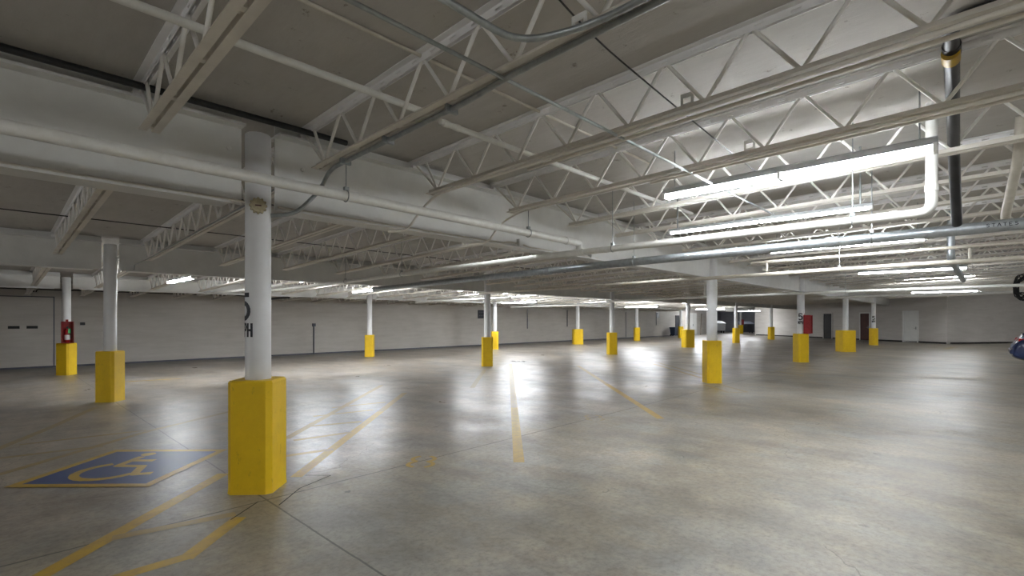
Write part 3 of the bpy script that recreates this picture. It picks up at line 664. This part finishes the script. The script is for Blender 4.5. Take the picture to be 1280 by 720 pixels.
# ------------------------------------------------------------------ doors, signs and wall fittings
def door_right(name, s0, s1, h, leaf, frame, handle=True, depth=.06):
    o = MB(); w = s1 - s0
    for a in ((-.08, 0, 0, h + .08), (w, 0, w + .08, h + .08), (0, h, w, h + .08)):
        o.box((a[0], 0, a[1]), (a[2], depth, a[3]))
    d = structure(o.build(name, frame)); d.location = onright(s0); d.rotation_euler.z = ARW
    MB().box((0, .0, .01), (w, .03, h)).build('door_leaf', leaf, d)
    if handle:
        MB().tube([(.10, .03, 1.02), (.10, .08, 1.02), (.22, .08, 1.02)], .012, 8).build('door_handle', M['conduit'], d)
        MB().box((.07, .03, .93), (.13, .036, 1.12)).build('handle_plate', M['conduit'], d)
    return d
door_right('door_1', 2.03, 3.05, 2.18, M['doorwhite'], M['doorwhite'])
door_right('door_2', 5.91, 6.72, 2.12, M['doorbrown'], M['doorwhite'])
door_right('door_3', 9.59, 10.47, 2.14, M['doordark'], M['wallpale'], False)
def door_left(name, u0, u1, h, leaf, frame, panels=1):
    o = MB()
    for a in ((-.08, 0, 0, h + .08), (u1 - u0, 0, u1 - u0 + .08, h + .08), (0, h, u1 - u0, h + .08)): o.box((a[0], -.05, a[1]), (a[2], 0, a[3]))
    d = structure(o.build(name, frame)); d.location = (u0, WL, 0); k = (u1 - u0) / panels
    for i in range(panels):
        MB().box((i * k + .006, -.03, .01), ((i + 1) * k - .006, 0, h)).build('door_leaf', leaf, d)
    return d
d = door_left('door_4', 51.7, 53.5, 2.35, M['white'], M['wallpale'], 2)
MB().box((.8, -.07, .95), (.86, -.03, 1.15)).build('door_handle', M['conduit'], d)
door_left('door_5', 48.4, 49.3, 2.0, M['doordark'], M['doordark'])
# closed panel opening on the left wall with two black vents
d = structure(MB().box((0, -.018, 2.36), (2.6, 0, 2.39)).box((2.57, -.018, 0), (2.6, 0, 2.36)).build('door_6', M['bing'])); d.location = (-1.07, WL, 0)
MB().box((0, -.008, .16), (2.57, 0, 2.36)).build('door_panel', M['wallconc'], d)
for u in (.42, .85):
    w_ = .27
    t = thing('wall_vent', 'black slot vent in the panel door on the left wall, ' + ('left one' if u < .5 else 'right one'), 'vent', (u, WL - .008, 1.36))
    MB().box((0, -.012, -.045), (w_, 0, .045)).build('frame', M['black'], t)
    for k in range(3): MB().box((.01, -.018, -.03 + k * .025), (w_ - .01, -.012, -.022 + k * .025)).build('louvre', M['rubber'], t)
def sign(u, z0, z1, w, label, rows):
    t = thing('wall_sign', label, 'sign', (u, WL, z0)); h = z1 - z0
    MB().box((0, -.03, 0), (w, 0, h)).build('panel', M['signdark'], t)
    for k in range(rows):
        zz = h * (.75 - .42 * k / max(1, rows - 1)) if rows > 1 else h / 2
        x = .09
        while x < w - .12:
            l = random.uniform(.05, .11); MB().box((x, -.034, zz - .025), (min(x + l, w - .06), -.03, zz + .025)).build('lettering', M['bing'], t); x += l + .04
sign(20.95, 1.70, 2.22, .62, 'dark sign on the left wall beside the column at the central stall line', 2)
sign(44.2, 1.78, 2.35, .62, 'dark sign high on the far end of the left wall', 3)
o = MB().box((0, 0, 0), (.5, .10, .75)).build('electrical_box', M['bing'], None, .006); o.location = (48.55, -1.50, .95); o.rotation_euler.z = math.atan2((W0 - W1).y, (W0 - W1).x)
tag(o, 'grey electrical box on the right wall above the blue car', 'electrical box')

# extinguisher cabinets
def cabinet(u, v, z, label, w=.27, h=.62, dp=.2):
    t = thing('extinguisher_cabinet', label, 'cabinet', (u, v, z)); c = MB()
    c.box((-w / 2, -.01, 0), (w / 2, 0, h)); c.box((-w / 2, -dp, 0), (-w / 2 + .012, -.01, h)); c.box((w / 2 - .012, -dp, 0), (w / 2, -.01, h))
    c.box((-w / 2 + .012, -dp, 0), (w / 2 - .012, -.01, .012)); c.box((-w / 2 + .012, -dp, h - .012), (w / 2 - .012, -.01, h))
    c.build('cabinet_shell', M['red'], t)
    MB().box((-.03, -.012, h), (.03, -.002, h + .06)).build('mounting_tab', M['red'], t)
def extinguisher(u, v, z, label):
    t = thing('fire_extinguisher', label, 'fire extinguisher', (u, v, z))
    MB().lathe([(.05, 0), (.062, .01), (.062, .32), (.05, .36), (.022, .385), (.02, .40)], 20).build('cylinder', M['red'], t)
    MB().lathe([(.0635, .08), (.0635, .22)], 20).build('label_band', M['white'], t)['label'] = 'white label'
    MB().box((-.02, -.025, .40), (.02, .025, .45)).build('valve', M['black'], t)
    MB().box((-.012, -.10, .45), (.012, .03, .465)).build('lever', M['black'], t)
    MB().tube(fillet([(.02, 0, .42), (.075, -.01, .40), (.078, -.02, .2), (.07, -.03, .12)], .05), .010, 8).build('hose', M['rubber'], t)
    MB().box((.015, -.085, .26), (.06, -.08, .40)).build('tag', M['green'], t)['label'] = 'green inspection tag'
cabinet(1.56, G3 - .10, .935, 'open red extinguisher cabinet on the far left column')
extinguisher(1.56, G3 - .19, .95, 'red fire extinguisher with white label standing in the cabinet on the far left column')
cabinet(21.29, G1 - .125, 1.085, 'red extinguisher cabinet on the column with the black 5 right of centre', .30, .70, .24)
cabinet(60.52, 20.5 - .115, 1.035, 'small distant red extinguisher cabinet on the farthest column')

# ------------------------------------------------------------------ far corner
def wheel_bin(u, v, rz):
    t = thing('waste_bin', 'dark blue wheeled waste bin against the far left wall', 'bin', (u, v, 0), rz)
    b_ = MB(); lo, hi = .21, .29
    b_.add([(-lo, -lo, .06), (lo, -lo, .06), (lo, lo, .06), (-lo, lo, .06), (-hi, -hi, .80), (hi, -hi, .80), (hi, hi, .80), (-hi, hi, .80)], [(3, 2, 1, 0), (4, 5, 6, 7), (0, 1, 5, 4), (1, 2, 6, 5), (2, 3, 7, 6), (3, 0, 4, 7)])
    b_.build('body', M['bin'], t)
    MB().prism([(-.31, -.31), (.31, -.31), (.31, .31), (-.31, .31)], .80, .83).prism([(-.27, -.27), (.27, -.27), (.27, .27), (-.27, .27)], .83, .90).build('lid', M['bin'], t)
    for s in (-1, 1): MB().lathe([(.09, -.02), (.09, .02)], 14, T=lambda x, y, z, s=s: (s * .22 + z, .2 + x * 1, .09 + y)).build('wheel', M['rubber'], t)
    MB().tube([(-.2, .3, .83), (-.2, .36, .86), (.2, .36, .86), (.2, .3, .83)], .015, 8).build('handle', M['bin'], t)
wheel_bin(46.9, 22.3, 0)
def dumpster(u, v, rz, w, d, h, z0, mat, label, lidmat, name):
    t = thing(name, label, 'dumpster', (u, v, 0), rz)
    b_ = MB().add([(-w / 2, -d / 2 + .12, z0), (w / 2, -d / 2 + .12, z0), (w / 2, d / 2, z0), (-w / 2, d / 2, z0), (-w / 2, -d / 2, z0 + h * .75), (w / 2, -d / 2, z0 + h * .75), (w / 2, d / 2, z0 + h), (-w / 2, d / 2, z0 + h)],
                  [(3, 2, 1, 0), (4, 5, 6, 7), (0, 1, 5, 4), (1, 2, 6, 5), (2, 3, 7, 6), (3, 0, 4, 7)])
    b_.build('body', mat, t)
    for k in range(4):
        x = -w / 2 + w * (k + .5) / 4; MB().box((x - .03, -d / 2 - .02, z0 + h * .05), (x + .03, -d / 2 + .10, z0 + h * .72)).build('rib', mat, t)
    MB().add([(-w / 2 - .03, -d / 2 - .05, z0 + h * .75), (w / 2 + .03, -d / 2 - .05, z0 + h * .75), (w / 2 + .03, d / 2 + .03, z0 + h), (-w / 2 - .03, d / 2 + .03, z0 + h),
              (-w / 2 - .03, -d / 2 - .05, z0 + h * .75 + .04), (w / 2 + .03, -d / 2 - .05, z0 + h * .75 + .04), (w / 2 + .03, d / 2 + .03, z0 + h + .04), (-w / 2 - .03, d / 2 + .03, z0 + h + .04)],
             [(3, 2, 1, 0), (4, 5, 6, 7), (0, 1, 5, 4), (1, 2, 6, 5), (2, 3, 7, 6), (3, 0, 4, 7)]).build('lid', lidmat, t)
    for sx in (-1, 1):
        for sy in (-1, 1):
            MB().lathe([(z0 / 2, -.03), (z0 / 2, .03)], 14, T=lambda x, y, z, sx=sx, sy=sy: (sx * (w / 2 - .15) + z, sy * (d / 2 - .22) + x, z0 / 2 + y)).build('caster', M['rubber'], t)
dumpster(61.6, 23.6, A45, 1.5, 1.1, 1.15, .30, M['binw'], 'white rolling container standing in the dark recess beyond the far columns', M['binw'], 'dumpster')
dumpster(63.7, 20.95, A45, 1.45, 1.1, 1.25, .14, M['bing'], 'slate grey dumpster with a lid in the dark recess left of the pale wall', M['bing'], 'dumpster')
o = MB().tube([(52.9, 22.1, 0.01), (54.6, 22.68, 2.3)], .05, 8).build('timber_prop', M['wood']); tag(o, 'slanted timber prop leaning by the white double door', 'prop')
o = MB().lathe([(.10, 0), (.10, .02), (.07, .03), (.07, 2.75)], 14).build('steel_post', M['pole']); o.location = (55.2, 22.3, 0); tag(o, 'thin white post standing right of the white double door', 'post')

# tangle of black cables hanging at the right edge
b_ = MB(); cu, cv = 23.0, -1.0
for k in range(11):
    ph = random.uniform(0, 6.28); R_ = random.uniform(.25, .45); tl = random.uniform(-.5, .5)
    pts = [(cu + R_ * math.cos(a) * .8 + tl * .2, cv + R_ * math.cos(a + .3 * tl) * -.7 + .1 * tl, 2.66 + R_ * math.sin(a) + .08 * math.sin(3 * a + ph)) for a in [2 * PI * i / 22 for i in range(23)]]
    b_.tube(pts, .016, 6)
b_.tube([(cu, cv, 3.0), (cu, cv, deck(cv) - .004)], .02, 6)
tag(b_.build('cable_coil', M['rubber']), 'tangled coil of black cable hanging from the deck at the right edge', 'cable')

# ------------------------------------------------------------------ blue car, only its tail in view
car = thing('car', 'blue sedan at the right edge, only its tail and red tail light in view', 'car', (23.6, -3.0, 0), -PI / 2)
car.scale = (1, 1, 1.06)
# local x: 0 at centre, tail at -x
def section(x, w, zs, ws):  # half outline heights and widths
    return [(x, s * w * q, z) for s in (1,) for z, q in zip(zs, ws)] + [(x, -w * q, z) for z, q in list(zip(zs, ws))[::-1]]
st = [(-2.32, .80, [.42, .48, .56, .62, .66, .68], [.80, .93, .97, .95, .88, .3]), (-2.26, .86, [.33, .46, .60, .70, .76, .78], [.86, .97, 1, .97, .88, .3]), (-2.16, .88, [.28, .44, .66, .82, .92, .95], [.88, .98, 1, .97, .87, .3]), (-2.02, .89, [.24, .44, .68, .90, 1.05, 1.09], [.9, .99, 1, .98, .86, .3]),
      (-1.75, .90, [.20, .44, .68, .92, 1.07, 1.11], [.92, 1, 1, .98, .84, .3]), (-1.2, .90, [.18, .44, .68, .92, 1.06, 1.09], [.93, 1, 1, .98, .86, .3]), (0, .91, [.17, .44, .68, .90, .98, 1.0], [.94, 1, 1, .98, .9, .3]),
      (1.1, .90, [.17, .44, .68, .88, .97, 1.0], [.93, 1, 1, .97, .88, .3]), (1.9, .88, [.20, .42, .62, .76, .84, .88], [.9, 1, 1, .95, .85, .3]), (2.25, .78, [.26, .40, .56, .66, .72, .74], [.85, .95, .95, .9, .8, .3])]
vs = []; fs = []; n = 12
for x, w, zs, ws in st: vs += section(x, w, zs, ws)
for i in range(len(st) - 1):
    for q in range(n): fs.append((i * n + q, i * n + (q + 1) % n, (i + 1) * n + (q + 1) % n, (i + 1) * n + q))
fs += [list(range(n)), list(range((len(st) - 1) * n, len(st) * n))]
body = MB().add(vs, fs, True).build('body', M['carblue'], car)
sub = body.modifiers.new('round', 'SUBSURF'); sub.levels = sub.render_levels = 2
cab = [(-1.72, .70, 1.09), (-1.05, .64, 1.42), (.25, .64, 1.45), (1.05, .72, 1.0)]
vs = []
for x, w, z in cab: vs += [(x, w, z), (x, -w, z)]
vs += [(-1.55, .80, 1.02), (-1.55, -.80, 1.02), (1.0, .80, .96), (1.0, -.80, .96)]
MB().add(vs, [(0, 1, 3, 2), (4, 5, 7, 6), (0, 2, 8), (2, 4, 10, 8), (4, 6, 10), (1, 9, 3), (3, 9, 11, 5), (5, 11, 7)], False).build('windows', M['glass'], car)
MB().add([(-1.08, .655, 1.41), (-1.08, -.655, 1.41), (.28, -.655, 1.44), (.28, .655, 1.44), (-.95, .58, 1.46), (-.95, -.58, 1.46), (.15, -.58, 1.485), (.15, .58, 1.485)], [(4, 5, 6, 7), (0, 1, 5, 4), (1, 2, 6, 5), (2, 3, 7, 6), (3, 0, 4, 7), (3, 2, 1, 0)]).build('roof', M['carblue'], car)
for s in (-1, 1):
    MB().add([(-2.235, s * .50, .78), (-2.20, s * .80, .76), (-2.13, s * .80, .94), (-2.17, s * .52, .95), (-2.1, s * .50, .78), (-1.92, s * .893, .76), (-1.90, s * .872, .93), (-2.05, s * .52, .95)],
             [(0, 1, 2, 3), (4, 5, 6, 7), (0, 1, 5, 4), (1, 2, 6, 5), (2, 3, 7, 6), (3, 0, 4, 7)]).build('tail_light', M['redglow'], car)['label'] = 'red tail light'
MB().box((-2.35, -.78, .47), (-2.2, .78, .60)).build('bumper', M['carblue'], car, .03)
MB().box((-2.06, -.62, 1.08), (-1.9, .62, 1.105)).build('spoiler', M['carblue'], car, .01)
for x in (-1.38, 1.35):
    for s in (-1, 1):
        wl = MB().lathe([(.10, -.09), (.31, -.10), (.325, -.07), (.325, .07), (.31, .10), (.10, .09)], 26, T=lambda a, bb, c, x=x, s=s: (x + a, s * .80 + c, .325 + bb)).build('wheel', M['rubber'], car)
        MB().lathe([(.03, .0), (.20, .0), (.21, .02)], 20, T=lambda a, bb, c, x=x, s=s: (x + a, s * (.90 + c * .5), .325 + bb)).build('hub_cap', M['chrome'], wl)

# ------------------------------------------------------------------ camera, world, view
cam = bpy.data.cameras.new('camera'); co = bpy.data.objects.new('camera', cam); C.objects.link(co)
co.location = (0, 0, 1.6); co.rotation_euler = (PI / 2, 0, math.atan2(FWD[1], FWD[0]) - PI / 2)
cam.sensor_width = 36; cam.lens = 620 / 1280 * 36; cam.shift_y = 40 / 1280; cam.clip_start = .05; cam.clip_end = 300
sc = bpy.context.scene; sc.camera = co
w = bpy.data.worlds.new('world'); sc.world = w; w.use_nodes = True
w.node_tree.nodes['Background'].inputs[0].default_value = (.5, .52, .55, 1); w.node_tree.nodes['Background'].inputs[1].default_value = .05
vs_ = sc.view_settings; vs_.view_transform = 'Standard'; vs_.look = 'None'; vs_.gamma = 1.0; vs_.use_curve_mapping = False; vs_.exposure = 1.45
sc.cycles.diffuse_bounces = 10; sc.cycles.max_bounces = 14; sc.cycles.sample_clamp_indirect = 6
